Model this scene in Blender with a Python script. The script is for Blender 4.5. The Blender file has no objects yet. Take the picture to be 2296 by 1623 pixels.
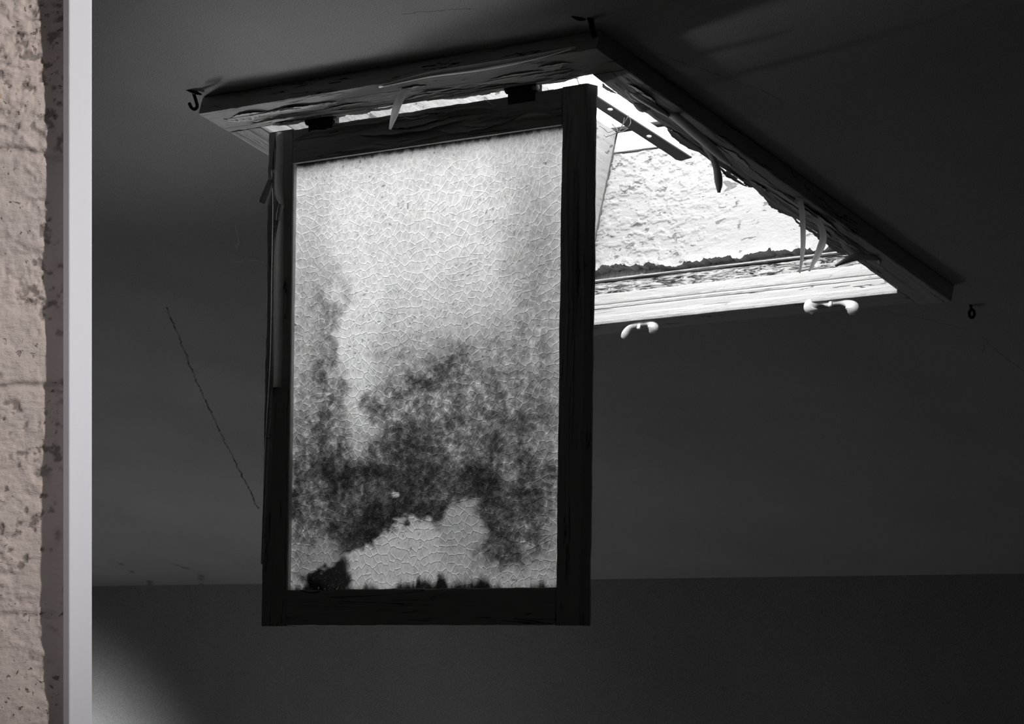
import bpy, bmesh, math, random
import numpy as np
from mathutils import Vector, Matrix
random.seed(7); RNG = np.random.default_rng(7)
sc = bpy.context.scene

# ------------------------------------------------------------------ camera
F = 6800.0; CX = 1148.0; HY = 1405.0; IW, IH = 2296.0, 1623.0
CAM = np.array([0, 0, 1.6])
cd = bpy.data.cameras.new('camera'); cam = bpy.data.objects.new('camera', cd)
sc.collection.objects.link(cam); sc.camera = cam
cam.location = CAM; cam.rotation_euler = (math.radians(90), 0, 0)
cd.sensor_width = 36; cd.lens = 36 * F / IW
cd.shift_y = (HY - IH / 2) / IW
cd.clip_start = 0.05; cd.clip_end = 100

# ------------------------------------------------------------------ frame of the roof slope
# B: corner of the skylight opening; U along the hinge side, V down the slope, N outwards
H = 0.8
_z = F * H / 1220
B = np.array([(1340 - CX) / F * _z, _z, 1.6 + (HY - 178) / F * _z])
SL = math.radians(17.56)
U = np.array([-.7477, .6641, 0.]); HH = np.array([.6641, .7477, 0.]); Z = np.array([0, 0, 1.])
V = HH * math.cos(SL) - Z * math.sin(SL); N = HH * math.sin(SL) + Z * math.cos(SL)
W, L, T = 0.70, 0.815, 0.03
def ray(x, y): return np.array([(x - CX) / F, 1, (HY - y) / F])
def on(x, y, p, n):
    d = ray(x, y); return CAM + d * (np.dot(p - CAM, n) / np.dot(d, n))
def P(a, b, c=0.): return B + U * a + V * b + N * c
def loc(w): w = np.asarray(w) - B; return np.array([w @ U, w @ V, w @ N])
def ceil_z(x, y, c=T):
    q = P(0, 0, c); return q[2] - ((x - q[0]) * N[0] + (y - q[1]) * N[1]) / N[2]

# ------------------------------------------------------------------ light and exposure
vs = sc.view_settings
vs.view_transform = 'Standard'; vs.look = 'None'; vs.gamma = 1; vs.exposure = 0.0; vs.use_curve_mapping = False
w = bpy.data.worlds.new('sky'); sc.world = w; w.use_nodes = True
bg = w.node_tree.nodes['Background']; bg.inputs['Color'].default_value = (1, 1, 1, 1); bg.inputs['Strength'].default_value = 4.2

def aim(o, frm, to):
    o.location = frm
    o.rotation_euler = (Vector(to) - Vector(frm)).to_track_quat('-Z', 'Y').to_euler()
# sky portal over the skylight shaft
pl = bpy.data.lights.new('sky_portal', 'AREA'); pl.shape = 'RECTANGLE'; pl.size = .80; pl.size_y = .95
po = bpy.data.objects.new('sky_portal', pl); sc.collection.objects.link(po)
pl.cycles.is_portal = True
aim(po, Vector(P(W / 2, L / 2, .50)), Vector(P(W / 2, L / 2, 0)))
# sun falling through the skylight to the floor
sun = bpy.data.lights.new('sun', 'SUN'); so = bpy.data.objects.new('sun', sun); sc.collection.objects.link(so)
sun.energy = 2.5; sun.angle = math.radians(4)
sd = HH * 1.05 - U * .02 - Z * 1.0
so.location = (0, 0, 6); so.rotation_euler = Vector(sd).to_track_quat('-Z', 'Y').to_euler()
def plan(u_, h_, z): return (B[0] + U[0] * u_ + HH[0] * h_, B[1] + U[1] * u_ + HH[1] * h_, z)
def spot(name, frm, to, e, size, blend, soft, col=(1, 1, 1)):
    l = bpy.data.lights.new(name, 'SPOT'); o = bpy.data.objects.new(name, l); sc.collection.objects.link(o)
    l.energy = e; l.spot_size = math.radians(size); l.spot_blend = blend; l.shadow_soft_size = soft; l.color = col
    aim(o, frm, to); return o
def area(name, frm, to, e, sx_, sy_, spread=180):
    l = bpy.data.lights.new(name, 'AREA'); o = bpy.data.objects.new(name, l); sc.collection.objects.link(o)
    l.shape = 'RECTANGLE'; l.size = sx_; l.size_y = sy_; l.energy = e; l.spread = math.radians(spread)
    aim(o, frm, to); return o
# lamp on the near side of the partition, raking over the plaster, and an added fill that lifts its shadow
spot('partition_lamp', (1.0, 1.15, 2.72), (-.44, 2.62, 2.00), 165, 38, 1.0, .03, (1, .96, .93))
spot('partition_fill', (-1.25, .9, 2.0), (-.72, 2.62, 1.82), 42, 26, .6, .25, (.95, .95, 1))
# added lights with no visible source: an upward floor fill and three aimed spots
area('left_floor_fill', plan(2.2, .9, .25), plan(2.0, .9, 2.3), 3.5, 1.2, 1.0)
def surf(x, y, p, n): return tuple(on(x, y, p, n))
spot('left_beam', plan(3.4, .62, 1.30), surf(1040, -105, P(0, 0, T), N), 250, 14, 1.0, .2)
spot('wall_beam', plan(3.4, .4, 1.0), surf(90, 2040, P(0, 0) + HH * 2.27, HH), 800, 40, 1.0, .3)
spot('wall_glow', plan(1.6, .2, .5), surf(500, 1600, P(0, 0) + HH * 2.27, HH), 20, 62, 1.0, .3)
# weak ambient fill added behind the camera
area('rear_fill', plan(-1.0, -3.9, 1.6), plan(0, 0, 1.9), 1.0, 1.2, 1.0)

# ------------------------------------------------------------------ materials
def mat(name):
    m = bpy.data.materials.new(name); m.use_nodes = True; nt = m.node_tree; nt.nodes.clear()
    return m, nt
def nd(nt, t, ins=None, **kw):
    n = nt.nodes.new(t)
    for k, v in kw.items(): setattr(n, k, v)
    if ins:
        for k, v in ins.items():
            if hasattr(v, 'is_output'): nt.links.new(v, n.inputs[k])
            else: n.inputs[k].default_value = v
    return n
def mth(nt, op, a, b=0., c=0., clamp=False):
    n = nd(nt, 'ShaderNodeMath', {0: a, 1: b, 2: c}, operation=op); n.use_clamp = clamp; return n.outputs[0]
def rng(nt, v, a, b, c=0., d=1., smooth=True):
    n = nd(nt, 'ShaderNodeMapRange', {0: v, 1: a, 2: b, 3: c, 4: d}, interpolation_type='SMOOTHSTEP' if smooth else 'LINEAR'); return n.outputs[0]
def objco(nt, scale=(1, 1, 1)):
    t = nd(nt, 'ShaderNodeTexCoord')
    return nd(nt, 'ShaderNodeMapping', {'Vector': t.outputs['Object'], 'Scale': scale}).outputs[0]
def noise(nt, vec, scale, detail=6, rough=.6, dist=0., out='Fac'):
    return nd(nt, 'ShaderNodeTexNoise', {'Vector': vec, 'Scale': scale, 'Detail': detail, 'Roughness': rough, 'Distortion': dist}).outputs[out]
def mixc(nt, f, a, b):
    n = nd(nt, 'ShaderNodeMix', data_type='RGBA')
    for s, v in ((n.inputs[0], f), (n.inputs[6], a), (n.inputs[7], b)):
        if hasattr(v, 'is_output'): nt.links.new(v, s)
        else: s.default_value = v
    return n.outputs[2]
def g(v): return (v, v, v, 1)
def out(nt, s): nt.links.new(s, nd(nt, 'ShaderNodeOutputMaterial').inputs['Surface'])
def bsdf(nt, col, rough=.7, bump=None, bstr=.5, bdist=.002, metal=0., spec=.3):
    p = nd(nt, 'ShaderNodeBsdfPrincipled', {'Base Color': col, 'Roughness': rough, 'Metallic': metal, 'Specular IOR Level': spec})
    if bump is not None:
        b = nd(nt, 'ShaderNodeBump', {'Height': bump, 'Strength': bstr, 'Distance': bdist}); nt.links.new(b.outputs[0], p.inputs['Normal'])
    out(nt, p.outputs[0]); return p
def plain(name, v, rough=.6, metal=0.):
    m, nt = mat(name); c = objco(nt); n = noise(nt, c, 60)
    col = mixc(nt, n, g(v * .8), g(v * 1.2)) if not isinstance(v, tuple) else v
    bsdf(nt, col, rough, n, .3, .001, metal); return m

def segs_mask(nt, vec, polylines, width, soft):
    """distance to hairline cracks given as polylines in the surface's own coordinates"""
    res = None
    for pts in polylines:
        for p, q in zip(pts[:-1], pts[1:]):
            ba = (q[0] - p[0], q[1] - p[1], 0)
            L2 = ba[0] ** 2 + ba[1] ** 2
            pa = nd(nt, 'ShaderNodeVectorMath', {0: vec, 1: (p[0], p[1], 0)}, operation='SUBTRACT').outputs[0]
            d = nd(nt, 'ShaderNodeVectorMath', {0: pa, 1: (ba[0] / L2, ba[1] / L2, 0)}, operation='DOT_PRODUCT').outputs['Value']
            d = mth(nt, 'MULTIPLY', d, 1, clamp=True)
            sc_ = nd(nt, 'ShaderNodeVectorMath', {0: ba, 'Scale': d}, operation='SCALE').outputs[0]
            ln = nd(nt, 'ShaderNodeVectorMath', {0: pa, 1: sc_}, operation='DISTANCE').outputs['Value']
            res = ln if res is None else mth(nt, 'MINIMUM', res, ln)
    return rng(nt, res, width, width + soft, 1, 0)

def ceil_pt(x, y): return loc(on(x, y, P(0, 0, T), N))[:2]
def ceiling_mat(name='distempered_plaster', keep=(1, 1, 0), mul=1.0):
    m, nt = mat(name)
    t = nd(nt, 'ShaderNodeTexCoord').outputs['Object']
    flat = nd(nt, 'ShaderNodeVectorMath', {0: t, 1: keep}, operation='MULTIPLY').outputs[0]
    wob = noise(nt, flat, 22, 5, .6, out='Color')
    wob = nd(nt, 'ShaderNodeVectorMath', {0: wob, 1: (.5, .5, .5)}, operation='SUBTRACT').outputs[0]
    wob = nd(nt, 'ShaderNodeVectorMath', {0: wob, 'Scale': .02}, operation='SCALE').outputs[0]
    fv = nd(nt, 'ShaderNodeVectorMath', {0: flat, 1: wob}, operation='ADD').outputs[0]
    fv = nd(nt, 'ShaderNodeVectorMath', {0: fv, 1: (1, 1, 0)}, operation='MULTIPLY').outputs[0]
    main = [[ceil_pt(*p) for p in ((375, 690), (415, 790), (440, 850), (470, 920), (510, 1000), (545, 1070), (580, 1140))],
            [ceil_pt(*p) for p in ((712, 1412), (730, 1470), (760, 1530), (800, 1600))]]
    fine = [[ceil_pt(*p) for p in ((1470, 120), (1560, 150), (1700, 200), (1760, 230))],
            [ceil_pt(*p) for p in ((2200, 755), (2240, 790), (2296, 830))],
            [ceil_pt(*p) for p in ((1890, 680), (2100, 720), (2170, 740))],
            [ceil_pt(*p) for p in ((900, 30), (1000, 22), (1060, 18))],
            [ceil_pt(*p) for p in ((2206, 775), (2204, 790))]]
    smudge = [[ceil_pt(*p) for p in ((268, 1262), (300, 1285))], [ceil_pt(*p) for p in ((390, 1266), (440, 1280))],
              [ceil_pt(*p) for p in ((335, 1300), (338, 1312))], [ceil_pt(*p) for p in ((450, 1290), (455, 1325))],
              [ceil_pt(*p) for p in ((322, 1370), (322, 1385))]]
    brk = rng(nt, noise(nt, flat, 30, 3), .42, .58)
    mk = mth(nt, 'MULTIPLY', segs_mask(nt, fv, main, .0006, .0025), mth(nt, 'ADD', mth(nt, 'MULTIPLY', brk, .6), .4))
    mf = mth(nt, 'MULTIPLY', segs_mask(nt, fv, fine, .0002, .0012), .5)
    ms = mth(nt, 'MULTIPLY', segs_mask(nt, fv, smudge, .002, .014), mth(nt, 'MULTIPLY', brk, .55))
    mk = mth(nt, 'MAXIMUM', mth(nt, 'MAXIMUM', mk, mf), ms)
    gr = noise(nt, flat, 640, 2, .8); big = noise(nt, flat, 2.5, 5, .6); mid = noise(nt, flat, 45, 4)
    base = mth(nt, 'ADD', mth(nt, 'MULTIPLY', rng(nt, gr, .28, .72, smooth=False), .50), mth(nt, 'MULTIPLY', big, .16))
    base = mth(nt, 'MULTIPLY', mth(nt, 'ADD', base, .04), mul)
    v = mth(nt, 'MULTIPLY', base, mth(nt, 'SUBTRACT', 1, mth(nt, 'MULTIPLY', mk, .85)))
    comb = nd(nt, 'ShaderNodeCombineColor', {0: v, 1: v, 2: v}).outputs[0]
    hgt = mth(nt, 'ADD', mth(nt, 'MULTIPLY', mid, .6), mth(nt, 'MULTIPLY', gr, .3))
    hgt = mth(nt, 'SUBTRACT', hgt, mk)
    bsdf(nt, comb, .85, hgt, .5, .0012, spec=.15)
    return m

def wood_mat(name, v, crack=.9, streak=(3, 55, 55), spread=.014, bd=.0025, rough=.6):
    m, nt = mat(name)
    c = objco(nt, streak); fine = objco(nt, (streak[0] * 4, streak[1] * 4, streak[2] * 4))
    n1 = noise(nt, c, 1.0, 4, .55, .6)
    ridge = mth(nt, 'ABSOLUTE', mth(nt, 'SUBTRACT', n1, .5))
    gate = rng(nt, noise(nt, objco(nt, (5, 16, 16)), 1, 2), .46, .56)
    ck = mth(nt, 'MULTIPLY', rng(nt, ridge, .004, spread, 1, 0), gate)
    n2 = noise(nt, fine, 1, 5, .65)
    gr = noise(nt, objco(nt), 640, 2, .8)
    tone = mth(nt, 'MULTIPLY', mth(nt, 'ADD', mth(nt, 'MULTIPLY', n2, .5), mth(nt, 'ADD', mth(nt, 'MULTIPLY', gr, .5), .5)), v)
    tone = mth(nt, 'MULTIPLY', tone, mth(nt, 'SUBTRACT', 1, mth(nt, 'MULTIPLY', ck, crack)))
    col = nd(nt, 'ShaderNodeCombineColor', {0: tone, 1: tone, 2: tone}).outputs[0]
    hgt = mth(nt, 'SUBTRACT', mth(nt, 'ADD', mth(nt, 'MULTIPLY', n1, .8), mth(nt, 'MULTIPLY', n2, .35)), mth(nt, 'MULTIPLY', ck, .8))
    bsdf(nt, col, rough, hgt, .7, bd, spec=.25)
    return m

def lit_plaster(name, v=.8, peel=.35, streak=(14, 22, 22), dark=.06):
    """white paint breaking away from what is under it"""
    m, nt = mat(name)
    c = objco(nt, streak)
    n1 = noise(nt, c, 1, 7, .62, .4)
    edge = mth(nt, 'ABSOLUTE', mth(nt, 'SUBTRACT', n1, peel))
    ck = rng(nt, edge, .003, .016, 1, 0)
    inside = rng(nt, n1, peel - .02, peel, 1, 0)
    n2 = noise(nt, objco(nt), 130, 6, .65)
    pit = rng(nt, noise(nt, objco(nt), 55, 3, .5), .66, .72)
    f = mth(nt, 'MAXIMUM', mth(nt, 'MULTIPLY', ck, .55), mth(nt, 'MAXIMUM', mth(nt, 'MULTIPLY', inside, .6), mth(nt, 'MULTIPLY', pit, .3)))
    col = mixc(nt, f, g(v), g(dark))
    hgt = mth(nt, 'SUBTRACT', mth(nt, 'MULTIPLY', n2, .5), mth(nt, 'MAXIMUM', inside, mth(nt, 'MULTIPLY', ck, .6)))
    hgt = mth(nt, 'ADD', hgt, mth(nt, 'MULTIPLY', noise(nt, c, 2.2, 4), .9))
    bsdf(nt, col, .7, hgt, .8, .0022, spec=.2)
    return m

def bare_wood():
    m, nt = mat('weathered_bare_wood')
    n1 = noise(nt, objco(nt, (26, 160, 160)), 1, 7, .7, 1.2)
    f = rng(nt, n1, .40, .60)
    col = mixc(nt, f, g(.02), g(.62))
    bsdf(nt, col, .8, n1, 1, .005, spec=.1); return m

M_CEIL = ceiling_mat(); M_BACK = ceiling_mat('wall_plaster', (1, 1, 1), .62)
M_WALL = wood_mat('dark_wall_plaster', .16, .5, (7, 7, 7), .006, .001, .9)
M_CASE = wood_mat('peeling_dark_paint', .46, .9)
M_SASH = wood_mat('blackened_sash_paint', .38, .85, (2.2, 45, 45), .010)
M_FLAKE = plain('curled_paint', .75, .6)
m, nt = mat('thin_pale_paint')
_n = noise(nt, objco(nt), 90); _c = mixc(nt, _n, g(.82), g(.95))
out(nt, nd(nt, 'ShaderNodeMixShader', {0: .7, 1: nd(nt, 'ShaderNodeBsdfDiffuse', {'Color': _c}).outputs[0], 2: nd(nt, 'ShaderNodeBsdfTranslucent', {'Color': _c}).outputs[0]}).outputs[0]); M_PALEFLAKE = m
M_WHITE = lit_plaster('white_gloss_paint', .46, .30, (8, 60, 60))
M_PLAST = lit_plaster('peeling_white_plaster', .37, .375, (30, 60, 60), .05)
M_BARE = bare_wood(); M_RECESS = wood_mat('recess_shade_wood', .07, .9, (30, 200, 200))  # near-black wood: the shade of the recesses is put into its colour
M_IRON = plain('rusted_iron', .035, .7, .3)
M_STEEL = plain('grey_steel', .26, .5, .2)
M_CLEAT = plain('white_enamel', .92, .4)
M_PUTTY = plain('grey_putty', .75, .8)
M_WEB = plain('cobweb_silk', .8, .8)
m, nt = mat('floorboards'); c = objco(nt, (1, 9, 1)); bsdf(nt, mixc(nt, noise(nt, c, 3), g(.28), g(.45)), .8); M_FLOOR = m

def alu():
    m, nt = mat('brushed_aluminium')
    n = noise(nt, objco(nt, (400, 400, 8)), 1, 3); n2 = noise(nt, objco(nt), 900, 2)
    col = mixc(nt, n, (.86, .86, .92, 1), (.90, .90, .96, 1))
    bsdf(nt, col, .5, n2, .15, .0003, .1, .4); return m
M_ALU = alu()

def cream():
    m, nt = mat('painted_rough_blockwork')
    o = objco(nt)
    big = noise(nt, o, 9, 5); n1 = noise(nt, o, 120, 8, .7); st = noise(nt, objco(nt, (60, 60, 260)), 1, 6, .7)
    pit = rng(nt, noise(nt, o, 170, 4, .6, .5), .62, .70)
    zone = rng(nt, noise(nt, o, 14, 3), .46, .58)
    rust = rng(nt, noise(nt, o, 75, 5, .65), .64, .72)
    att = nd(nt, 'ShaderNodeAttribute', attribute_name='pits').outputs['Fac']
    a = mixc(nt, big, (.60, .50, .44, 1), (.50, .44, .43, 1))
    a = mixc(nt, mth(nt, 'MULTIPLY', att, .75), a, (.17, .145, .13, 1))
    a = mixc(nt, mth(nt, 'MULTIPLY', mth(nt, 'MULTIPLY', pit, zone), .7), a, (.12, .10, .09, 1))
    a = mixc(nt, mth(nt, 'MULTIPLY', mth(nt, 'MULTIPLY', rust, zone), .7), a, (.30, .17, .06, 1))
    hg = mth(nt, 'ADD', mth(nt, 'MULTIPLY', n1, .7), mth(nt, 'SUBTRACT', mth(nt, 'MULTIPLY', st, .5), mth(nt, 'MULTIPLY', mth(nt, 'MULTIPLY', pit, zone), .8)))
    bsdf(nt, a, .85, hg, .9, .0030, spec=.1); return m
M_CREAM = cream()

def pane_mat():
    m, nt = mat('dirty_obscured_glass')
    o = objco(nt)
    dirt = nd(nt, 'ShaderNodeAttribute', attribute_name='clear').outputs['Fac']
    cs = nd(nt, 'ShaderNodeAttribute', attribute_name='cellx').outputs['Vector']
    wob = nd(nt, 'ShaderNodeVectorMath', {0: noise(nt, o, 60, 3, out='Color'), 'Scale': .006}, operation='SCALE').outputs[0]
    vec = nd(nt, 'ShaderNodeVectorMath', {0: cs, 1: wob}, operation='ADD').outputs[0]
    v1 = nd(nt, 'ShaderNodeTexVoronoi', {'Vector': vec, 'Scale': 70.0}, feature='DISTANCE_TO_EDGE', voronoi_dimensions='2D').outputs['Distance']
    v2 = nd(nt, 'ShaderNodeTexVoronoi', {'Vector': vec, 'Scale': 70.0}, feature='F1', voronoi_dimensions='2D').outputs['Distance']
    dome = mth(nt, 'SUBTRACT', rng(nt, v1, 0, .12), mth(nt, 'MULTIPLY', mth(nt, 'MULTIPLY', v2, v2), .5))
    n1 = noise(nt, o, 260, 4, .7)
    hgt = mth(nt, 'ADD', mth(nt, 'MULTIPLY', dome, 1.), mth(nt, 'MULTIPLY', n1, .35))
    bmp = nd(nt, 'ShaderNodeBump', {'Height': hgt, 'Strength': .55, 'Distance': .0011}).outputs[0]
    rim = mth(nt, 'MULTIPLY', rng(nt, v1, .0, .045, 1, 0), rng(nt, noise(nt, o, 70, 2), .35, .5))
    inner = rng(nt, v2, .05, .5, .88, 1.08)  # brighter pebble rims and dimmer centres, painted into the transmission colour
    dk = mth(nt, 'SUBTRACT', 1.25, dirt)
    grn = mth(nt, 'ADD', 1, mth(nt, 'MULTIPLY', mth(nt, 'MULTIPLY', mth(nt, 'SUBTRACT', noise(nt, o, 330, 5, .8), .5), 2.6), dk))
    fleck = mth(nt, 'MULTIPLY', rng(nt, noise(nt, nd(nt, 'ShaderNodeVectorMath', {0: o, 1: (1, .8, 1)}, operation='MULTIPLY').outputs[0], 190, 4, .75, .8), .60, .68), rng(nt, dirt, .25, .5, .22, 0))
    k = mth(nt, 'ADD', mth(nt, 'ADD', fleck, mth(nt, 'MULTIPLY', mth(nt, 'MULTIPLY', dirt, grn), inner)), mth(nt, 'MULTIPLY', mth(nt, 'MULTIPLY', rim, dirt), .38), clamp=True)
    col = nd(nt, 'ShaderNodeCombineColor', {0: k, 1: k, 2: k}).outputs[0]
    tr = nd(nt, 'ShaderNodeBsdfTranslucent', {'Color': col, 'Normal': bmp}).outputs[0]
    gl = nd(nt, 'ShaderNodeBsdfGlossy', {'Color': g(.5), 'Roughness': .3, 'Normal': bmp}).outputs[0]
    out(nt, nd(nt, 'ShaderNodeMixShader', {0: .05, 1: tr, 2: gl}).outputs[0]); return m
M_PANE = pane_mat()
m, nt = mat('clear_back_face'); out(nt, nd(nt, 'ShaderNodeBsdfTransparent', {'Color': g(.97)}).outputs[0]); M_CLEAR = m

# ------------------------------------------------------------------ helpers
def hashn(ix, iy, iz):
    n = (ix * 374761393 + iy * 668265263 + iz * 2147483647 + 1013904223) & 0xffffffff
    n = ((n ^ (n >> 13)) * 1274126177) & 0xffffffff
    return ((n ^ (n >> 16)) & 0xffff) / 65535.
def vnoise(x, y, z=0.):
    x, y, z = np.broadcast_arrays(np.asarray(x, float), np.asarray(y, float), np.asarray(z, float))
    ix, iy, iz = [np.floor(k).astype(np.int64) for k in (x, y, z)]
    fx, fy, fz = x - ix, y - iy, z - iz
    fx, fy, fz = [k * k * (3 - 2 * k) for k in (fx, fy, fz)]
    r = 0
    for dx in (0, 1):
        for dy in (0, 1):
            for dz in (0, 1):
                r = r + hashn(ix + dx, iy + dy, iz + dz) * (fx if dx else 1 - fx) * (fy if dy else 1 - fy) * (fz if dz else 1 - fz)
    return r
def fbm(x, y, z=0., o=5, r=.55):
    s = 0; a = 1; t = 0
    for k in range(o):
        s = s + a * vnoise(np.asarray(x) * 2 ** k + 17 * k, np.asarray(y) * 2 ** k + 31 * k, np.asarray(z) * 2 ** k); t += a; a *= r
    return s / t
def sstep(e0, e1, x):
    t = np.clip((x - e0) / (e1 - e0), 0, 1); return t * t * (3 - 2 * t)

def link(name, me, material, parent=None, mw=None, smooth=True):
    o = bpy.data.objects.new(name, me); sc.collection.objects.link(o)
    if material: me.materials.append(material)
    if parent is not None:
        o.parent = parent; o.matrix_parent_inverse = parent.matrix_world.inverted()
    if mw is not None: o.matrix_basis = mw
    if smooth: me.polygons.foreach_set('use_smooth', [True] * len(me.polygons))
    return o
def frame(o, x, y, z):
    return Matrix(((x[0], y[0], z[0], o[0]), (x[1], y[1], z[1], o[1]), (x[2], y[2], z[2], o[2]), (0, 0, 0, 1)))
def empty(name, at):
    o = bpy.data.objects.new(name, None); sc.collection.objects.link(o); o.matrix_world = Matrix.Translation(Vector(at)); o.empty_display_size = .05
    return o
def tag(o, label, cat, group=None):
    o['label'] = label; o['category'] = cat
    if group: o['group'] = group
    return o
def struct(o): o['kind'] = 'structure'; return o
def from_np(name, verts, faces):
    me = bpy.data.meshes.new(name); me.from_pydata([tuple(map(float, v)) for v in verts], [], [tuple(map(int, f)) for f in faces]); me.update(); return me

def board(name, x0, x1, y0, y1, z0, z1, m, parent, mw, amp=.0008, seed=0, dx=.006, edge=.0, f=(14, 90)):
    """a sawn board with worn faces; x is its length"""
    nx = max(2, int((x1 - x0) / dx)); d = .0035
    def side(a, b): n = max(2, int(abs(b - a) / d)); return list(np.linspace(a, b, n + 1))[:-1]
    r = min(.0012, (z1 - z0) / 4)
    sec = [(y, z0) for y in side(y0, y1)] + [(y1, z) for z in side(z0, z1)] + [(y, z1) for y in side(y1, y0)] + [(y0, z) for z in side(z1, z0)]
    sec = np.array(sec); n = len(sec)
    cy, cz = (y0 + y1) / 2, (z0 + z1) / 2
    # soften corners
    for i in range(n):
        if abs(abs(sec[i, 0] - cy) - (y1 - y0) / 2) < 1e-6 and abs(abs(sec[i, 1] - cz) - (z1 - z0) / 2) < 1e-6:
            sec[i, 0] -= np.sign(sec[i, 0] - cy) * r * .6; sec[i, 1] -= np.sign(sec[i, 1] - cz) * r * .6
    xs = np.linspace(x0, x1, nx + 1)
    X, I = np.meshgrid(xs, np.arange(n), indexing='ij')
    Y = sec[I, 0]; ZZ = sec[I, 1]
    q = (fbm(X * f[0] + seed, Y * f[1] + seed, ZZ * f[1], 4) - .5) * 2 * amp
    q2 = (fbm(X * 60 + seed, Y * 8, ZZ * 8 + 9 + seed, 3) - .5) * 2 * edge
    ny = (Y - cy) / ((y1 - y0) / 2); nz = (ZZ - cz) / ((z1 - z0) / 2)
    ny = np.where(np.abs(ny) > .97, np.sign(ny), 0); nz = np.where(np.abs(nz) > .93, np.sign(nz), 0)
    Y = Y + ny * (q + q2); ZZ = ZZ + nz * q
    co = np.stack([X, Y, ZZ], -1).reshape(-1, 3)
    co = np.vstack([co, [x0, cy, cz], [x1, cy, cz]])
    fs = []
    for i in range(nx):
        for j in range(n):
            a = i * n + j; b = i * n + (j + 1) % n
            fs.append((a, a + n, b + n, b))
    c0, c1 = len(co) - 2, len(co) - 1
    for j in range(n):
        fs.append((j, (j + 1) % n, c0)); fs.append((nx * n + j, c1, nx * n + (j + 1) % n))
    me = from_np(name, co, fs)
    bm = bmesh.new(); bm.from_mesh(me); bmesh.ops.recalc_face_normals(bm, faces=bm.faces); bm.to_mesh(me); bm.free()
    o = link(name, me, m, parent, mw, smooth=False)
    return o

def solid(me, t):
    bm = bmesh.new(); bm.from_mesh(me); bmesh.ops.recalc_face_normals(bm, faces=bm.faces)
    bmesh.ops.solidify(bm, geom=bm.faces[:], thickness=t); bm.to_mesh(me); bm.free()
def loft(name, pts, rad, m, parent, squash=None, seg=14):
    """round bar through world points; rad per point; squash=(axis, factor)"""
    pts = [Vector(p) for p in pts]; vs_, fs = [], []
    ref = Vector((0.13, 1, .21)).normalized()
    for i, p in enumerate(pts):
        t = (pts[min(i + 1, len(pts) - 1)] - pts[max(i - 1, 0)]).normalized()
        s = t.cross(ref).normalized(); b = t.cross(s).normalized()
        for k in range(seg):
            a = 2 * math.pi * k / seg
            off = (s * math.cos(a) + b * math.sin(a) * (squash or 1)) * rad[i]
            vs_.append(p + off)
    for i in range(len(pts) - 1):
        for k in range(seg):
            fs.append((i * seg + k, i * seg + (k + 1) % seg, (i + 1) * seg + (k + 1) % seg, (i + 1) * seg + k))
    vs_ += [pts[0], pts[-1]]
    for k in range(seg):
        fs.append((len(vs_) - 2, (k + 1) % seg, k)); fs.append((len(vs_) - 1, (len(pts) - 1) * seg + k, (len(pts) - 1) * seg + (k + 1) % seg))
    return link(name, from_np(name, vs_, fs), m, parent)
def smooth_path(pts, n=6):
    pts = [np.asarray(p, float) for p in pts]; o = []
    for i in range(len(pts) - 1):
        p0, p1, p2, p3 = pts[max(i - 1, 0)], pts[i], pts[i + 1], pts[min(i + 2, len(pts) - 1)]
        for k in range(n):
            t = k / n
            o.append(.5 * ((2 * p1) + (-p0 + p2) * t + (2 * p0 - 5 * p1 + 4 * p2 - p3) * t * t + (-p0 + 3 * p1 - 3 * p2 + p3) * t ** 3))
    o.append(pts[-1]); return o
PXM = lambda y: y / F     # metres per pixel at depth y
def strip(name, pix, widths, depth, m, parent, curl=.35, drift=0., th=.0007):
    """a curled ribbon of loose paint hanging at a given depth"""
    path = smooth_path([(x, y, wd) for (x, y), wd in zip(pix, widths)], 6)
    vs_, fs = [], []; K = 6
    for i, (x, y, wd) in enumerate(path):
        a = path[max(i - 1, 0)]; b = path[min(i + 1, len(path) - 1)]
        tx, ty = b[0] - a[0], b[1] - a[1]; l = math.hypot(tx, ty) or 1; nx_, ny_ = -ty / l, tx / l
        for k in range(K + 1):
            s_ = (k / K - .5) * 2
            px_, py_ = x + nx_ * wd / 2 * s_, y + ny_ * wd / 2 * s_
            D = depth + drift * i / len(path) + curl * wd * PXM(depth) * (s_ * s_ - .5)
            vs_.append(CAM + ray(px_, py_) * D)
    for i in range(len(path) - 1):
        for k in range(K):
            q = i * (K + 1) + k; fs.append((q, q + 1, q + K + 2, q + K + 1))
    me = from_np(name, vs_, fs); solid(me, th); return link(name, me, m, parent)

def flakes(name, mw, m, parent, n, xr, yr, z, up, seed, lr=(.03, .12), wr=(.003, .010), lift=(.001, .004)):
    """long lens-shaped shells of paint lifting off a face along the grain; up = sign of the outward side"""
    rr = random.Random(seed); vs_, fs = [], []
    for _ in range(n):
        ln = rr.uniform(*lr); wd = rr.uniform(*wr); x0 = rr.uniform(xr[0], xr[1] - ln); y0 = rr.uniform(yr[0] + wd, yr[1] - wd)
        lf = rr.uniform(*lift); sg = rr.choice((-1, 1)); K = 22; J = 4; base = len(vs_); ph = rr.uniform(0, 9)
        for i in range(K + 1):
            t = i / K; e = math.sin(math.pi * t) ** .7; wob = (float(vnoise(ph + t * 9, 3.3)) - .5) * .004
            jag = 1 + (float(vnoise(ph + t * 40, 7.7)) - .5) * .35
            for j in range(J + 1):
                q = j / J
                vs_.append((x0 + ln * t, y0 + wob + sg * wd * e * q * jag, z + up * (.0003 + lf * e * q * q)))
        for i in range(K):
            for j in range(J):
                a = base + i * (J + 1) + j; fs.append((a, a + 1, a + J + 2, a + J + 1))
    me = from_np(name, vs_, fs); solid(me, .0005)
    return link(name, me, m, parent, mw)

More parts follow.
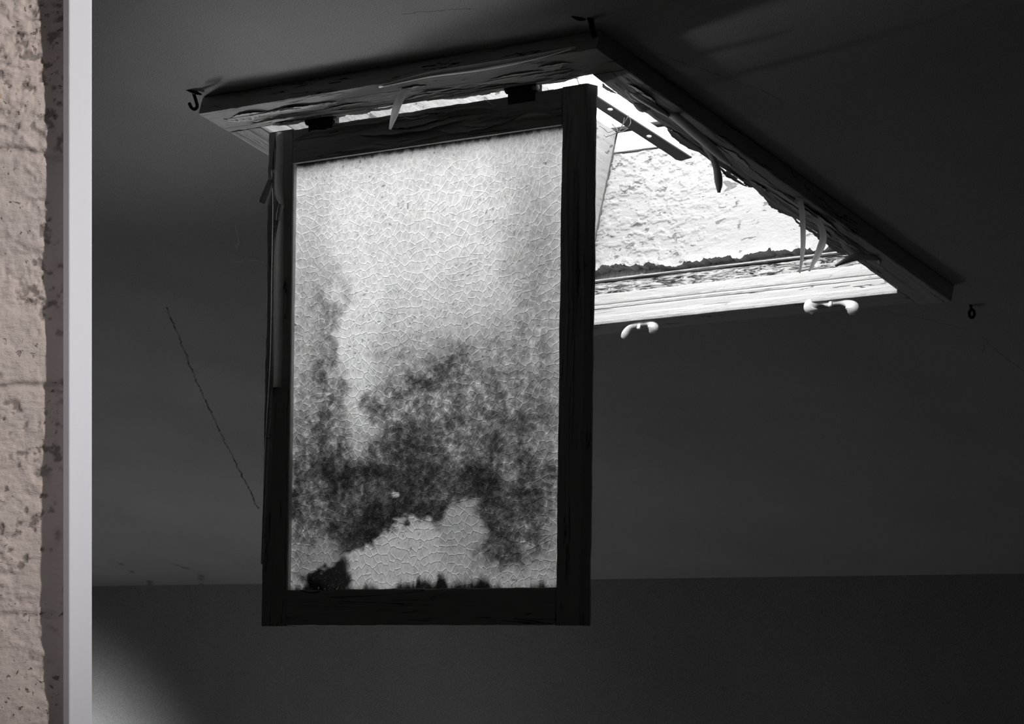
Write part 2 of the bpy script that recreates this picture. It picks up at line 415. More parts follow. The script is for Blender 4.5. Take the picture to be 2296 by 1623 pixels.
# ------------------------------------------------------------------ the room
ROOF = frame(B, U, V, N)
def uh(u_, h_): return B[:2] + U[:2] * u_ + HH[:2] * h_
U0, U1, H0, H1 = -4.2, 6.0, -4.2, 2.275
def wall(name, p, q, nrm, th=.12, z0=0.):
    """wall from p to q (plan points), outer side along nrm, its top cut to the roof slope"""
    vs_ = []
    for pt in (p, q, q + nrm * th, p + nrm * th):
        vs_.append((pt[0], pt[1], z0)); vs_.append((pt[0], pt[1], ceil_z(pt[0], pt[1])))
    fs = [(0, 2, 3, 1), (2, 4, 5, 3), (4, 6, 7, 5), (6, 0, 1, 7), (0, 6, 4, 2), (1, 3, 5, 7)]
    me = from_np(name, vs_, fs)
    bm = bmesh.new(); bm.from_mesh(me); bmesh.ops.recalc_face_normals(bm, faces=bm.faces); bm.to_mesh(me); bm.free()
    return struct(link(name, me, M_WALL, smooth=False))
e = .12
wb = wall('wall_back', uh(U0 - e, H1), uh(U1 + e, H1), HH[:2]); wb.data.materials[0] = M_BACK
wall('wall_front', uh(U0 - e, H0), uh(U1 + e, H0), -HH[:2])
wall('wall_left', uh(U1, H0), uh(U1, H1), U[:2])
wall('wall_right', uh(U0, H0), uh(U0, H1), -U[:2])
fl = [uh(U0 - e, H0 - e), uh(U1 + e, H0 - e), uh(U1 + e, H1 + e), uh(U0 - e, H1 + e)]
me = from_np('floor', [(p[0], p[1], z) for z in (-.1, 0) for p in fl], [(0, 1, 2, 3), (4, 5, 6, 7), (0, 1, 5, 4), (1, 2, 6, 5), (2, 3, 7, 6), (3, 0, 4, 7)])
struct(link('floor', me, M_FLOOR, smooth=False))
# sloping ceiling with the skylight hole
SW = .022
ax = [U0 - e, -SW, W + SW, U1 + e]
ay = [(H0 - e) / math.cos(SL) - .05, -SW, L + SW, (H1 + e) / math.cos(SL) + .03]
vs_, fs = [], []
for c_ in (T, T + .10):
    for y in ay:
        for x in ax: vs_.append((x, y, c_))
for k in (0, 16):
    for i in range(3):
        for j in range(3):
            if i == 1 and j == 1: continue
            a = k + j * 4 + i; fs.append((a, a + 1, a + 5, a + 4))
for loop in ([0, 1, 2, 3, 7, 11, 15, 14, 13, 12, 8, 4], [5, 6, 10, 9]):
    for a, b in zip(loop, loop[1:] + loop[:1]): fs.append((a, b, b + 16, a + 16))
me = from_np('ceiling', vs_, fs)
bm = bmesh.new(); bm.from_mesh(me); bmesh.ops.recalc_face_normals(bm, faces=bm.faces); bm.to_mesh(me); bm.free()
struct(link('ceiling', me, M_CEIL, mw=ROOF, smooth=False))

# ------------------------------------------------------------------ the rough partition and the metal frame on it
YW = 2.628                       # plaster surface
XE = (199 - CX) / F * (YW + .12)         # end of the plaster, hidden behind the metal frame
xs = np.concatenate([np.linspace(XE - 3.45, XE - .32, 60), np.linspace(XE - .31, XE, 260)])
zs = np.concatenate([np.linspace(0, 1.38, 60), np.linspace(1.385, 2.30, 720), np.linspace(2.32, 2.85, 30)])
Xg, Zg = np.meshgrid(xs, zs, indexing='ij')
zpix = HY - (Zg - 1.6) * F / YW      # height expressed along the courses
course = 0.2005; zj = 1.6 + (HY - 1385) / F * YW
rel = (Zg + (fbm(Xg * 18, Zg * 3, 0, 3) - .5) * .02 - zj) / course
dj = np.abs(rel - np.round(rel)) * course
joint = np.exp(-(dj / .0028) ** 2) * (.35 + .65 * sstep(.35, .6, fbm(Xg * 12 + 3, Zg * 40, 0, 2)))
belly = (fbm(Xg * 2 + 5, Zg * 6, 0, 2) - .5) * .020
rough = (fbm(Xg * 90, Zg * 90, 0, 6, .62) - .5)
patch = sstep(.42, .62, fbm(Xg * 11 + 2, Zg * 13 + 4, 0, 3))
disp = belly + rough * (.0032 + .0055 * patch) + (fbm(Xg * 30 + 8, Zg * 75, 0, 4) - .5) * .0028 - joint * .0030
pits = np.clip(sstep(.60, .70, fbm(Xg * 140 + 7, Zg * 150, 0, 3)) * sstep(.45, .6, fbm(Xg * 22, Zg * 22 + 1, 0, 3)) , 0, 1)
disp -= pits * .0018
fade = sstep(2.2, 1.6, np.abs(Zg - 1.8) + .9) * 0 + 1
Yg = YW - disp * fade
n0, n1 = Xg.shape
co = np.stack([Xg, Yg, Zg], -1).reshape(-1, 3)
idx = np.arange(n0 * n1).reshape(n0, n1)
a_, b_, c_, d_ = idx[:-1, :-1].ravel(), idx[1:, :-1].ravel(), idx[1:, 1:].ravel(), idx[:-1, 1:].ravel()
faces = np.stack([a_, b_, c_, d_], -1)
# thickness: back face and closing sides
border = list(idx[:, 0]) + list(idx[-1, 1:]) + list(idx[-2::-1, -1]) + list(idx[0, -2:0:-1])
nb = len(border); bk = co[border].copy(); bk[:, 1] = YW + .12
co2 = np.vstack([co, bk]); base = n0 * n1
extra = [(border[i], border[(i + 1) % nb], base + (i + 1) % nb, base + i) for i in range(nb)]
extra2 = [tuple(range(base, base + nb))]
me = bpy.data.meshes.new('wall_partition')
me.from_pydata(co2.tolist(), [], faces.tolist() + [tuple(map(int, f)) for f in extra + extra2]); me.update()
at = me.attributes.new('pits', 'FLOAT', 'POINT'); at.data.foreach_set('value', np.concatenate([np.maximum(pits, joint * .35).ravel(), np.zeros(nb)]).astype(np.float32))
struct(link('wall_partition', me, M_CREAM))

YF = 2.6
fx0, fx1 = (155 - CX) / F * YF, (205.5 - CX) / F * YF
# outer chamfer edge is seen at pixel 143 and lies deeper
yc = YF + .010; fxc = (142 - CX) / F * yc
prof = [(fxc, yc), (fx0, YF), (fx1, YF), (fx1 - .0004, YF + .004), ((200 - CX) / F * (YF + .03), YF + .030), (fxc + .002, YW + .004)]
za, zb = 0.02, 2.84
vs_ = [(x, y, z) for z in (za, zb) for x, y in prof]; n = len(prof)
fs = [(i, (i + 1) % n, (i + 1) % n + n, i + n) for i in range(n)] + [tuple(range(n - 1, -1, -1)), tuple(range(n, 2 * n))]
me = from_np('metal_frame', vs_, fs)
bm = bmesh.new(); bm.from_mesh(me); bmesh.ops.recalc_face_normals(bm, faces=bm.faces)
bmesh.ops.bevel(bm, geom=[e_ for e_ in bm.edges if abs((e_.verts[0].co - e_.verts[1].co).z) > 1 and e_.verts[0].co.y < YF + .001], offset=.0005, segments=2, affect='EDGES')
bm.to_mesh(me); bm.free()
tag(link('metal_frame', me, M_ALU, smooth=False), 'long upright silver metal frame edge against the rough cream wall', 'frame')

# ------------------------------------------------------------------ the skylight: casing and shaft
win = struct(empty('window_1', P(W / 2, L / 2, 0)))
CW = .065; NW = .085
Xv, Yv = U, V
def rf(ax_, sign=1): return ROOF
# boards running along U: board x=U, y=V, z=N ; boards running along V: x=V, y=U, z=N
AV = frame(B, V, U, N)
board('casing', -CW, W + .075, -NW, -.014, 0, T, M_CASE, win, ROOF, .0012, 1, edge=.0022)
board('casing', -.0135, L + .062, -CW, 0, 0, T, M_CASE, win, AV, .0012, 5, edge=.0014)
board('casing', -.0135, L + .062, W, W + .075, 0, T - .002, M_CASE, win, AV, .0010, 9)
board('casing', 0.0, W, L + .0, L + .055, -.0105, T - .014, M_CASE, win, frame(P(0, 0, .0105), (U - N * .016) / math.hypot(1, .016), V, (N + U * .016) / math.hypot(1, .016)), .0006, 12)
# paint lifting from the casing
flakes('peeling_paint', ROOF, M_FLAKE, win, 46, (0.0, W + .05), (-NW + .012, -.014), 0, -1, 3, (.05, .20), (.004, .012), (.001, .0035))
flakes('peeling_paint', ROOF, M_CASE, win, 26, (0.02, W), (-.024, -.010), 0, -1, 33, (.03, .10), (.004, .010), (.000, .002))
flakes('peeling_paint', AV, M_FLAKE, win, 44, (0.02, L - .04), (-CW + .010, -.001), 0, -1, 4, (.04, .16), (.004, .013), (.001, .005))
flakes('peeling_paint', AV, M_CASE, win, 34, (0.0, L - .10), (-.008, .010), 0.001, -1, 44, (.02, .09), (.004, .011), (.000, .003))

# shaft: four reveals above the casing
CT = .371
board('reveal', -.02, L + .05, -.021, 0, T + .0005, .30, M_PLAST, win, AV, .0008, 21, dx=.02)
board('reveal', 0, W, -.021, 0, T + .0005, .30, M_PLAST, win, ROOF, .0008, 22, dx=.02)
board('reveal', -.02, L, W + .0002, W + .021, T - .002, CT, M_PLAST, win, AV, .0014, 23, dx=.006)
# far reveal from the bottom up
E1 = W - .0005; X0 = .0005
# the sill sags a little towards the hinge jamb
_q = .016; _X = (U - N * _q) / math.hypot(1, _q); _N = (N + U * _q) / math.hypot(1, _q)
SILL = frame(P(0, 0, .0105), _X, V, _N)
board('sill_moulding', X0, E1, L - .003, L - .0003, -.0158, .0005, M_WHITE, win, SILL, .0005, 31, edge=.0006)
board('sill_groove', X0, E1, L + .002, L + .022, .0006, .0150, M_RECESS, win, SILL, .0006, 32)
board('sill_moulding', X0, E1, L - .001, L + .022, .0154, .0235, M_WHITE, win, SILL, .0012, 33, edge=.0012)
board('sill_moulding', X0, E1, L + .001, L + .022, .0248, .0460, M_WHITE, win, SILL, .0012, 34, edge=.0012)
board('weathered_rail', X0, E1, L + .006, L + .024, .0464, .0705, M_BARE, win, SILL, .0022, 35, f=(60, 300))
board('sill_moulding', X0, E1, L + .002, L + .024, .0728, .0765, M_WHITE, win, SILL, .0014, 36, edge=.0014)
# plaster panel with a ragged lower edge
nx, nz = 420, 160
Xp, Zp = np.meshgrid(np.linspace(X0, E1, nx), np.linspace(0, 1, nz), indexing='ij')
ragged = .094 + .050 * (fbm(Xp * 14, 0.3, 0, 6, .72) - .5) + .012 * sstep(.3, .6, Xp) * 0
Cc = ragged + (.327 - ragged) * Zp
lift = np.exp(-(Zp * .22 / .012)) * (.016 * fbm(Xp * 34 + 2, 5.1, 0, 4))
cells = fbm(Xp * 60, Cc * 110, 0, 5, .6)
lower = sstep(.9, .1, Zp); leftm = sstep(.30, .62, Xp)
d = lift + (fbm(Xp * 34, Cc * 110, 0, 5) - .5) * .0016 * (.5 + leftm) + sstep(.50, .56, cells) * .0020 * (.0 + 1.0 * leftm)
Yp = L + .006 - d
co = np.stack([Xp, Yp, Cc], -1).reshape(-1, 3); idx = np.arange(nx * nz).reshape(nx, nz)
faces = np.stack([idx[:-1, :-1].ravel(), idx[1:, :-1].ravel(), idx[1:, 1:].ravel(), idx[:-1, 1:].ravel()], -1)
border = list(idx[:, 0]) + list(idx[-1, 1:]) + list(idx[-2::-1, -1]) + list(idx[0, -2:0:-1]); nb = len(border)
bk = co[border].copy(); bk[:, 1] = L + .022; bs = nx * nz
me = from_np('plaster_panel', np.vstack([co, bk]), faces.tolist() + [(border[i], border[(i + 1) % nb], bs + (i + 1) % nb, bs + i) for i in range(nb)] + [tuple(range(bs, bs + nb))])
link('plaster_panel', me, M_PLAST, win, ROOF)
board('reveal_board', X0, E1, L + .003, L + .022, .3295, CT, M_WHITE, win, ROOF, .0012, 38)
board('dark_gap_strip', -.03, W + .03, L - .004, L + .034, CT + .001, CT + .008, M_IRON, win, ROOF, .0015, 41, edge=.003)  # dark strip standing in for the shaded gap below the curb
board('curb', -.05, W + .05, L + .034, L + .06, .380, .450, M_WHITE, win, ROOF, .001, 39)
board('reveal_backing', -.04, W + .04, L + .0245, L + .034, -.0 + T, CT - .001, M_RECESS, win, ROOF, .0005, 40, dx=.03)

# loose ribbons hanging from the casing
def depth_at(a, b): return P(a, b)[1]
def arm_depth(x, y): return on(x, y, P(0, 0, 0), N)[1]
strip('paint_strip', [(930, 192), (908, 203), (893, 230), (884, 258), (874, 290)], [6, 15, 17, 14, 4], arm_depth(905, 205) - .012, M_PALEFLAKE, win)
strip('paint_strip', [(1578, 322), (1594, 345), (1606, 375), (1611, 405), (1612, 432)], [10, 13, 14, 17, 5], arm_depth(1585, 330) - .012, M_FLAKE, win)
strip('paint_strip', [(1783, 446), (1795, 455), (1800, 500), (1800, 560), (1793, 612)], [14, 12, 11, 9, 2], arm_depth(1790, 450) - .012, M_PALEFLAKE, win)
strip('paint_strip', [(1808, 482), (1836, 500), (1846, 528), (1838, 560), (1814, 608)], [10, 12, 14, 15, 3], arm_depth(1825, 490) - .012, M_PALEFLAKE, win)
strip('paint_strip', [(1968, 581), (1940, 575), (1912, 578), (1872, 596)], [8, 17, 16, 4], arm_depth(1930, 570) - .008, M_CASE, win)
strip('paint_strip', [(1470, 232), (1500, 250), (1560, 300), (1610, 345), (1640, 372)], [10, 20, 22, 18, 6], arm_depth(1540, 290) - .006, M_FLAKE, win, .6, -.15)
strip('paint_strip', [(1455, 232), (1440, 240), (1422, 232)], [22, 22, 6], arm_depth(1440, 236) - .006, M_CASE, win, .7)
strip('paint_strip', [(850, 195), (960, 168), (1080, 150), (1180, 132), (1290, 106)], [3, 11, 16, 12, 3], arm_depth(1080, 150) - .006, M_FLAKE, win, .5, -.28)
strip('paint_strip', [(1395, 192), (1430, 218), (1475, 245), (1500, 262)], [4, 9, 10, 4], arm_depth(1440, 225) - .006, M_FLAKE, win, .8, -.05)

# ------------------------------------------------------------------ the hanging sash
D = -Z - .02 * HH; D /= np.linalg.norm(D)
S0 = B - HH * .012                       # on the sash's room face
NF = np.cross(U, D); NF /= np.linalg.norm(NF)
if NF @ HH > 0: NF = -NF                 # towards the room
SF = frame(S0, U, D, NF)                 # x along hinge side, y down, z towards the room
SV = frame(S0, D, U, NF)
TH = .025
sash = empty('hanging_sash', S0 + U * .347 + D * .80)
tag(sash, 'open dark-framed window sash hanging down from the skylight, with dirty pebbled glass', 'window sash')
GX0, GX1, GY0, GY1 = .0585, .627, .062, .746
board('stile', .006, .803, .010, GX0, -TH, 0, M_SASH, sash, SV, .0009, 51, edge=.0006)
board('stile', .006, .804, GX1, .685, -TH, 0, M_SASH, sash, SV, .0009, 53, edge=.0012)
board('top_rail', GX0 + .0003, GX1 - .0003, .007, GY0, -TH, 0, M_SASH, sash, SF, .0010, 55, edge=.0010)
board('bottom_rail', GX0 + .0003, GX1 - .0003, GY1, .803, -TH, 0, M_SASH, sash, SF, .0006, 57, edge=.0010)
flakes('peeling_paint', SF, M_SASH, sash, 15, (GX0, GX1), (.010, GY0 - .004), 0, 1, 60, (.08, .26), (.005, .012), (.003, .008))
flakes('peeling_paint', SV, M_SASH, sash, 12, (.02, .62), (.020, GX0 - .006), 0, 1, 61, (.10, .30), (.002, .006), (.001, .003))
# long torn skin of paint on the hinge-side stile
strip('peeling_paint', [(634, 296), (637, 350), (634, 420), (640, 470), (634, 560), (631, 700), (629, 868)], [30, 34, 40, 26, 36, 34, 32], (S0 + U * .66)[1] - .008, M_FLAKE, sash, -.25, -.010)
strip('paint_strip', [(606, 402), (598, 425), (586, 455)], [8, 13, 14], (S0 + U * .68)[1] - .008, M_SASH, sash)
strip('paint_strip', [(632, 458), (628, 475), (624, 494)], [14, 13, 9], (S0 + U * .66)[1] - .016, M_SASH, sash)
strip('paint_strip', [(612, 380), (618, 460), (616, 600), (612, 800), (600, 1000), (588, 1265)], [6, 12, 13, 12, 10, 4], (S0 + U * .675)[1] - .010, M_SASH, sash, .6, -.012)
# putty beads
board('putty', GX0, GX1, GY0 - .0015, GY0 + .0008, -.005, .0012, M_PUTTY, sash, SF, .0006, 71, dx=.004)
board('putty', GY0, GY1, GX1 - .004, GX1 + .001, -.008, .0008, M_PUTTY, sash, SV, .0006, 72, dx=.004)
# pane
nx, ny = 300, 360
Xp, Yp = np.meshgrid(np.linspace(GX0 - .004, GX1 + .004, nx), np.linspace(GY0 - .004, GY1 + .004, ny), indexing='ij')
# picture-like coordinates on the glass: s to the right (0..1), t downwards (0..1)
s_ = (GX1 - Xp) / (GX1 - GX0); t_ = (Yp - GY0) / (GY1 - GY0)
px_ = 650 + s_ * 602; py_ = (368 - 87 * s_) + t_ * ((1320 - 3 * s_) - (368 - 87 * s_))
n_a = fbm(px_ / 90, py_ / 120, 0, 5); n_b = fbm(px_ / 22 + 3, py_ / 24, 0, 5, .65); n_c = fbm(px_ / 9, py_ / 9 + 5, 0, 4, .7)
n_v = fbm(px_ / 26 + 11, py_ / 260, 0, 4)
wx = px_ + (fbm(px_ / 60 + 9, py_ / 60, 0, 4) - .5) * 110; wy = py_ + (fbm(px_ / 60, py_ / 60 + 7, 0, 4) - .5) * 110
def blob(cx, cy, rx, ry, s0=1.35, s1=.65, rot=0.):
    c_, q_ = math.cos(rot), math.sin(rot); dx_, dy_ = wx - cx, wy - cy
    r = np.sqrt(((dx_ * c_ + dy_ * q_) / rx) ** 2 + ((-dx_ * q_ + dy_ * c_) / ry) ** 2); return sstep(s0, s1, r)
def tri(pts):
    q = np.array(pts, float); ins = np.full(px_.shape, 1e9)
    for i in range(len(q)):
        a, b = q[i], q[(i + 1) % len(q)]; e_ = b - a; e_ /= np.linalg.norm(e_)
        ins = np.minimum(ins, -(wx2 - a[0]) * e_[1] + (wy2 - a[1]) * e_[0])
    return ins
wx2 = px_ + (fbm(px_ / 25 + 9, py_ / 25, 0, 4) - .5) * 50; wy2 = py_ + (fbm(px_ / 25, py_ / 25 + 7, 0, 4) - .5) * 50
# C: how much light gets through, from clean (1) to caked (0)
def nrm(q): return np.clip((q - q.mean()) / (2.2 * q.std()), -1.2, 1.2)
NA, NB, NC, NV = nrm(n_a), nrm(n_b), nrm(n_c), nrm(n_v)
def soft(cx, cy, rx, ry, rot=0.): return blob(cx, cy, rx, ry, 1.7, .1, rot)
G = .10 + .10 * NA * .5 + .16 * sstep(560, 800, py_)
G += .55 * soft(700, 880, 60, 330) + .75 * soft(738, 900, 26, 250)
G += .40 * soft(1200, 560, 60, 170) + .55 * soft(1170, 980, 90, 260) + .40 * soft(1225, 1080, 60, 300)
G += .25 * soft(1130, 790, 80, 90)
G += .70 * soft(950, 860, 130, 90) + .9 * soft(1000, 980, 170, 130) + 1.5 * soft(1010, 1130, 190, 120) + 1.6 * soft(800, 1120, 170, 150) + 1.5 * soft(890, 1200, 120, 50)
G += 1.5 * soft(760, 1060, 60, 26) + 1.3 * soft(835, 915, 26, 26) + 1.0 * soft(965, 840, 40, 22) + 1.2 * soft(1060, 1065, 60, 26)
G += .9 * soft(1110, 1190, 60, 100) + .9 * soft(664, 1130, 16, 130)
G -= .85 * blob(800, 800, 52, 235, 1.4, .5) * np.minimum(G, .9)
G -= .35 * soft(1070, 500, 50, 160) * .5
mott = np.clip(G - .15, 0, 1.3)
G = G + mott * (.60 * NB + .60 * NC) + .10 * NV * sstep(450, 800, py_) * (1 + mott) + .07 * NC
G = G + mott * (.30 * nrm(fbm(px_ / 5, py_ / 6, 0, 3, .8)))
G = np.clip(G, .0, 4)
C = np.clip(.90 * np.exp(-.95 * G), 0, 1) * (.84 + .18 * sstep(380, 800, py_)) * (1 + .10 * sstep(850, 1250, py_))  # grime, times a ramp that offsets the light's fall-off down the pane
# diagonal wiped streaks
for (cx_, cy_, l_, w_, k_) in ((1190, 770, 60, 6, .5), (1175, 870, 70, 7, .25), (1068, 930, 55, 6, .3), (1110, 1010, 60, 10, -.35), (682, 870, 70, 3, .35), (1160, 1120, 130, 8, -.2)):
    q = blob(cx_, cy_, l_, w_, 1.6, .2, math.radians(98 if cx_ < 1150 else 105)); C = C * (1 + k_ * q)
# clean patches near the foot
foot = tri([(930, 1150), (1000, 1180), (1010, 1330), (700, 1330), (760, 1262)])
f1 = sstep(-6, 10, foot); C = C * (1 - f1) + .95 * f1
f2 = np.clip(sstep(-6, 22, tri([(1010, 1130), (1090, 1120), (1100, 1220), (1040, 1330), (980, 1330), (985, 1190)])), 0, 1) * .75; C = C * (1 - f2) + .80 * f2
f3 = sstep(-10, 40, tri([(1090, 1265), (1252, 1250), (1252, 1330), (1010, 1330)])) * .8; C = C * (1 - f3) + .85 * f3
f4 = sstep(-6, 30, tri([(650, 1205), (760, 1200), (800, 1330), (650, 1330)])) * .6; C = C * (1 - f4) + .62 * f4
C = np.maximum(C, .85 * blob(683, 1180, 10, 30) * sstep(.45, .6, n_b)); C = np.maximum(C, .8 * blob(662, 1262, 12, 50) * sstep(.42, .55, n_b))
C = np.maximum(C, .8 * blob(892, 1107, 9, 10)); C = np.maximum(C, .55 * blob(1190, 770, 14, 60))
C = C * (1 - .97 * blob(742, 1292, 62, 32, 1.25, .8))
rimd = sstep(1322, 1296, py_ + (fbm(px_ / 40, 1.5, 0, 5, .65) - .5) * 80); C = C * (.02 + .98 * rimd)
top_edge = sstep(2, 12, (py_ - (368 - 87 * s_)) + (fbm(px_ / 14, 8.5, 0, 4) - .5) * 14); C = C * (.05 + .95 * top_edge)
C = C * (1 + .09 * NB) * (1 + .08 * NC)
dots = sstep(.80, .84, fbm(px_ / 5 + 3, py_ / 5, 0, 2, .4)); C = C * (1 - .7 * dots * sstep(.55, .62, n_a))
C = np.clip(C, .004, 1)
# pebble size grows towards the free edge
gx = Xp * 1.0; gy = Yp * 1.0
wrp = .7 * sstep(.62, 1.0, s_)
cell = np.stack([Xp * (1.15 - .30 * sstep(.70, 1, s_)) , Yp * 1.10 - .0 * wrp, np.zeros_like(Xp)], -1)
big = fbm(Xp * 9 + 2, Yp * 9, 0, 2); cell[..., 0] += (big - .5) * .03; cell[..., 1] += (fbm(Xp * 9, Yp * 9 + 6, 0, 2) - .5) * .03
cell = cell.reshape(-1, 3)
co = np.stack([Xp, Yp, np.full_like(Xp, -.006)], -1).reshape(-1, 3); idx = np.arange(nx * ny).reshape(nx, ny)
faces = np.stack([idx[:-1, :-1].ravel(), idx[1:, :-1].ravel(), idx[1:, 1:].ravel(), idx[:-1, 1:].ravel()], -1)
border = list(idx[:, 0]) + list(idx[-1, 1:]) + list(idx[-2::-1, -1]) + list(idx[0, -2:0:-1]); nb = len(border)
bk = co[border].copy(); bk[:, 2] -= .0035; bs = nx * ny
me = from_np('glass_pane', np.vstack([co, bk]), faces.tolist() + [(border[i], border[(i + 1) % nb], bs + (i + 1) % nb, bs + i) for i in range(nb)] + [tuple(range(bs, bs + nb))])
me.attributes.new('clear', 'FLOAT', 'POINT').data.foreach_set('value', np.concatenate([C.ravel(), np.full(nb, .5)]).astype(np.float32))
me.attributes.new('cellx', 'FLOAT_VECTOR', 'POINT').data.foreach_set('vector', np.vstack([cell, np.zeros((nb, 3))]).astype(np.float32).ravel())
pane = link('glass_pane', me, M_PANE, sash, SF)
pane['label'] = 'pebbled obscure glass, stained with grime towards the foot'
me.materials.append(M_CLEAR)
mi = np.zeros(len(me.polygons), dtype=np.int32); mi[len(faces):] = 1; me.polygons.foreach_set('material_index', mi)

# hinges: leaf on the rail, leaf up to the casing, barrel with pin
def hinge(x0, x1, parent):
    h = None
    vs_ = []
    bm = bmesh.new()
    def bx(a0, a1, b0, b1, c0, c1):
        r = bmesh.ops.create_cube(bm, size=1)
        for v in r['verts']: v.co = Vector(((a0 + a1) / 2 + v.co.x * (a1 - a0), (b0 + b1) / 2 + v.co.y * (b1 - b0), (c0 + c1) / 2 + v.co.z * (c1 - c0)))
    bx(x0, x1, -.018, .008, -.013, -.002)
    bx(x0 + .002, x1 - .002, .0, .020, -.003, .001)
    r = bmesh.ops.create_cone(bm, segments=16, radius1=.0055, radius2=.0055, depth=x1 - x0 + .004, cap_ends=True)
    for v in r['verts']: v.co = Vector(((x0 + x1) / 2 + v.co.z, -.002 + v.co.x, -.001 + v.co.y))
    bmesh.ops.bevel(bm, geom=bm.edges[:], offset=.0006, segments=1, affect='EDGES')
    me = bpy.data.meshes.new('hinge'); bm.to_mesh(me); bm.free()
    return link('hinge', me, M_IRON, parent, SF, smooth=False)
def sx(x, y): return float((on(x, y, S0, NF) - S0) @ U)
hinge(sx(748, 268), sx(690, 280), sash)
h2 = hinge(sx(1203, 198), sx(1137, 208), sash)
loft('hinge_pin', [S0 + U * sx(1206, 194) + NF * .0, S0 + U * sx(1196, 194)], [.0045, .0045], M_PALEFLAKE, sash)

# ------------------------------------------------------------------ the stay bar lying across the opening
c0 = .05
stay = empty('window_stay', on(1345, 232, P(0, 0, c0), N))
tag(stay, 'grey steel stay bar with two round holes lying across the bright skylight opening', 'stay bar')
def pl_(x, y): q = loc(on(x, y, P(0, 0, c0), N)); return (q[0], q[1])
outl = [pl_(*p) for p in ((1300, 190), (1300, 214), (1345, 246), (1505, 350), (1515, 358), (1527, 361), (1540, 357), (1551, 354), (1546, 350), (1345, 221))]
bm = bmesh.new(); loops = []
def ring(pts):
    v = [bm.verts.new((x, y, 0)) for x, y in pts]
    for a, b in zip(v, v[1:] + v[:1]): bm.edges.new((a, b))
ring(outl)
for hx, hy in ((1368, 246), (1455, 306)):
    ring([pl_(hx + 6.3 * math.cos(a), hy + 3.6 * math.sin(a)) for a in np.linspace(0, 2 * math.pi, 20, endpoint=False)])
bmesh.ops.triangle_fill(bm, use_beauty=True, use_dissolve=False, edges=bm.edges[:])
r = bmesh.ops.extrude_face_region(bm, geom=bm.faces[:])
for v in r['geom']:
    if isinstance(v, bmesh.types.BMVert): v.co.z += .002
bmesh.ops.recalc_face_normals(bm, faces=bm.faces)
me = bpy.data.meshes.new('bar'); bm.to_mesh(me); bm.free()
link('bar', me, M_STEEL, stay, frame(P(0, 0, c0), U, V, N), smooth=False)
# upstanding flange; its sky-lit brightness is put into the white colour
q0, q1 = pl_(1300, 190), pl_(1549, 350)
dv = np.array([q1[0] - q0[0], q1[1] - q0[1]]); ln = np.linalg.norm(dv); dv /= ln
FX = U * dv[0] + V * dv[1]; FY = np.cross(N, FX); _t = math.radians(35); NZ = N * math.cos(_t) + FY * math.sin(_t) * (1 if FY @ U > 0 else -1); FY = np.cross(NZ, FX)
fl = [(0, 0), (ln, 0), (ln + .004, .004), (ln + .004, .013), (ln - .002, .020), (ln - .012, .023), (0, .023)]
bm = bmesh.new(); vv = [bm.verts.new((x, 0, z)) for x, z in fl]; bm.faces.new(vv)
r = bmesh.ops.extrude_face_region(bm, geom=bm.faces[:])
for v in r['geom']:
    if isinstance(v, bmesh.types.BMVert): v.co.y += .002
bmesh.ops.recalc_face_normals(bm, faces=bm.faces)
me = bpy.data.meshes.new('flange'); bm.to_mesh(me); bm.free()
fo = link('flange', me, M_CLEAT, stay, frame(P(q0[0], q0[1], c0), FX, FY, NZ), smooth=False); fo['label'] = 'upstanding flange of the stay bar, its sky-lit brightness painted white'

# ------------------------------------------------------------------ white turn catches under the sill
def catch(pix, rad, screw, label):
    pln = P(.3, L + .003, 0)
    root = empty('window_catch', on(screw[0], screw[1], pln, HH)); tag(root, label, 'catch', 'white catches under the skylight')
    pts = smooth_path([(x, y, r) for (x, y), r in zip(pix, rad)], 5)
    w3 = [on(x, y, pln, HH) for x, y, r in pts]; rr = [1.2 * r * w3[i][1] / F for i, (x, y, r) in enumerate(pts)]
    loft('arm', w3, rr, M_CLEAT, root, .6, 20)
    c_ = on(screw[0], screw[1], pln - HH * .006, HH)
    loft('screw', [c_ + N * .006, c_ + N * .001, c_ - N * .002, c_ - N * .004], [.0025, .0032, .0036, .001], M_CLEAT, root)
catch([(1817, 704), (1818, 702), (1818, 695), (1821, 684), (1832, 678), (1845, 678), (1858, 682), (1872, 678), (1888, 677), (1902, 680), (1911, 688), (1909, 697), (1905, 703), (1904, 704)],
      [1, 6, 13, 14, 8, 5, 5, 5, 6, 9, 13, 11, 5, 1], (1861, 684), 'white twin-lobed catch under the right end of the skylight sill')
catch([(1396, 759), (1397, 757), (1402, 748), (1409, 738), (1418, 731), (1430, 727), (1444, 724), (1456, 724), (1465, 731), (1463, 739), (1459, 745), (1458, 747)],
      [1, 4.5, 7, 6, 5, 6, 5, 7, 11, 9, 4, 1], (1432, 734), 'white twin-lobed catch close to the hanging sash, below the skylight')

# ------------------------------------------------------------------ hooks in the ceiling
def cp(x, y, off=0.): return on(x, y, P(0, 0, T), N)
def at_depth(x, y, d_): return CAM + ray(x, y) * d_
d1 = cp(432, 206)[1]
hk = empty('hook', cp(432, 206)); tag(hk, 'small dark J-shaped screw hook in the ceiling left of the skylight casing', 'hook')
pts = smooth_path([at_depth(x, y, d1) for x, y in ((432, 203), (436, 215), (440, 228), (442, 239), (436, 245), (429, 241), (424, 230))], 6)
loft('hook_shank', pts, [.0028] * (len(pts) - 1) + [.0018], M_IRON, hk)
pts = [at_depth(418, 202, d1 - .002), at_depth(428, 204, d1 - .006), at_depth(440, 208, d1 - .008), at_depth(452, 212, d1 - .004)]
loft('back_plate', pts, [.0012, .0028, .0030, .0012], M_IRON, hk, .5)
d2 = cp(2176, 684)[1]
ey = empty('screw_eye', cp(2176, 684)); tag(ey, 'small dark screw eye in the ceiling beyond the right end of the casing', 'screw eye')
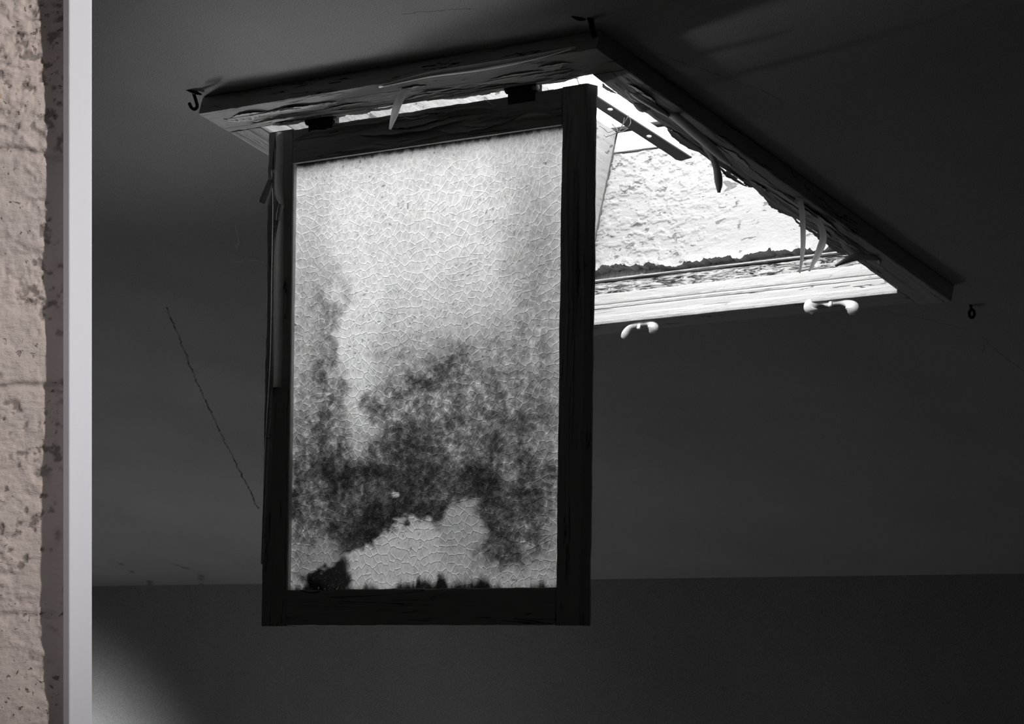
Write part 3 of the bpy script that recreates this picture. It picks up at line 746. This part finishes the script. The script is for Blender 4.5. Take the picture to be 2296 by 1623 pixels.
loft('stem', [at_depth(2176, 680, d2), at_depth(2177, 688, d2), at_depth(2178, 694, d2)], [.0036, .0022, .0022], M_IRON, ey)
pts = [at_depth(2179 + 5.6 * math.cos(a), 703 + 9 * math.sin(a), d2) for a in np.linspace(-math.pi / 2, 1.5 * math.pi, 25)]
loft('ring', pts, [.0026] * 25, M_IRON, ey)
d3 = cp(1318, 44)[1]
bk_ = empty('hook', cp(1318, 44)); tag(bk_, 'rusty hook plate in the ceiling above the upper corner of the casing', 'hook')
pts = smooth_path([at_depth(x, y, d3) for x, y in ((1282, 34), (1300, 40), (1318, 36), (1334, 42))], 5)
loft('back_plate', pts, [.002 + .003 * math.sin(math.pi * (i + .5) / len(pts)) for i in range(len(pts))], M_IRON, bk_, .6)
pts = smooth_path([at_depth(x, y, d3 - .004) for x, y in ((1322, 38), (1326, 52), (1328, 66), (1334, 84))], 5)
loft('hook_shank', pts, [.0042] * len(pts), M_IRON, bk_)

# ------------------------------------------------------------------ cobwebs
def web(label, lines, depth, rad=.00035):
    x0, y0 = lines[0][0]
    root = tag(empty('cobweb', at_depth(x0, y0, depth)), label, 'cobweb')
    for ln_ in lines:
        p_ = smooth_path([at_depth(x, y, depth + random.uniform(-.003, .003)) for x, y in ln_], 5)
        loft('thread', p_, [rad] * len(p_), M_WEB, root, seg=5)
web('tangled pale cobweb threads caught on the steel stay bar', [
    [(1410, 258), (1404, 268), (1396, 280), (1390, 292), (1378, 300), (1358, 307)], [(1411, 262), (1414, 272), (1412, 280), (1408, 284)],
    [(1400, 264), (1397, 276), (1392, 286)], [(1344, 282), (1356, 290), (1364, 297), (1378, 292), (1392, 296), (1408, 288)], [(1372, 278), (1380, 286), (1386, 292)]], cp(1400, 280)[1] - .02, .0006)
web('faint cobweb thread on the ceiling left of the hanging sash', [
    [(527, 505), (532, 525), (536, 545), (530, 556)], [(536, 545), (528, 552), (534, 560)], [(520, 586), (535, 588), (545, 584)], [(555, 583), (575, 585), (592, 588)]], cp(540, 550)[1] - .35, .00035)
web('thin cobweb threads below the hinge at the right of the top rail', [
    [(1085, 222), (1100, 232), (1112, 238)], [(1120, 224), (1126, 232), (1118, 228)], [(905, 262), (925, 266), (960, 258)], [(1226, 196), (1234, 208)]], (S0 + U * .2)[1] - .01, .0003)
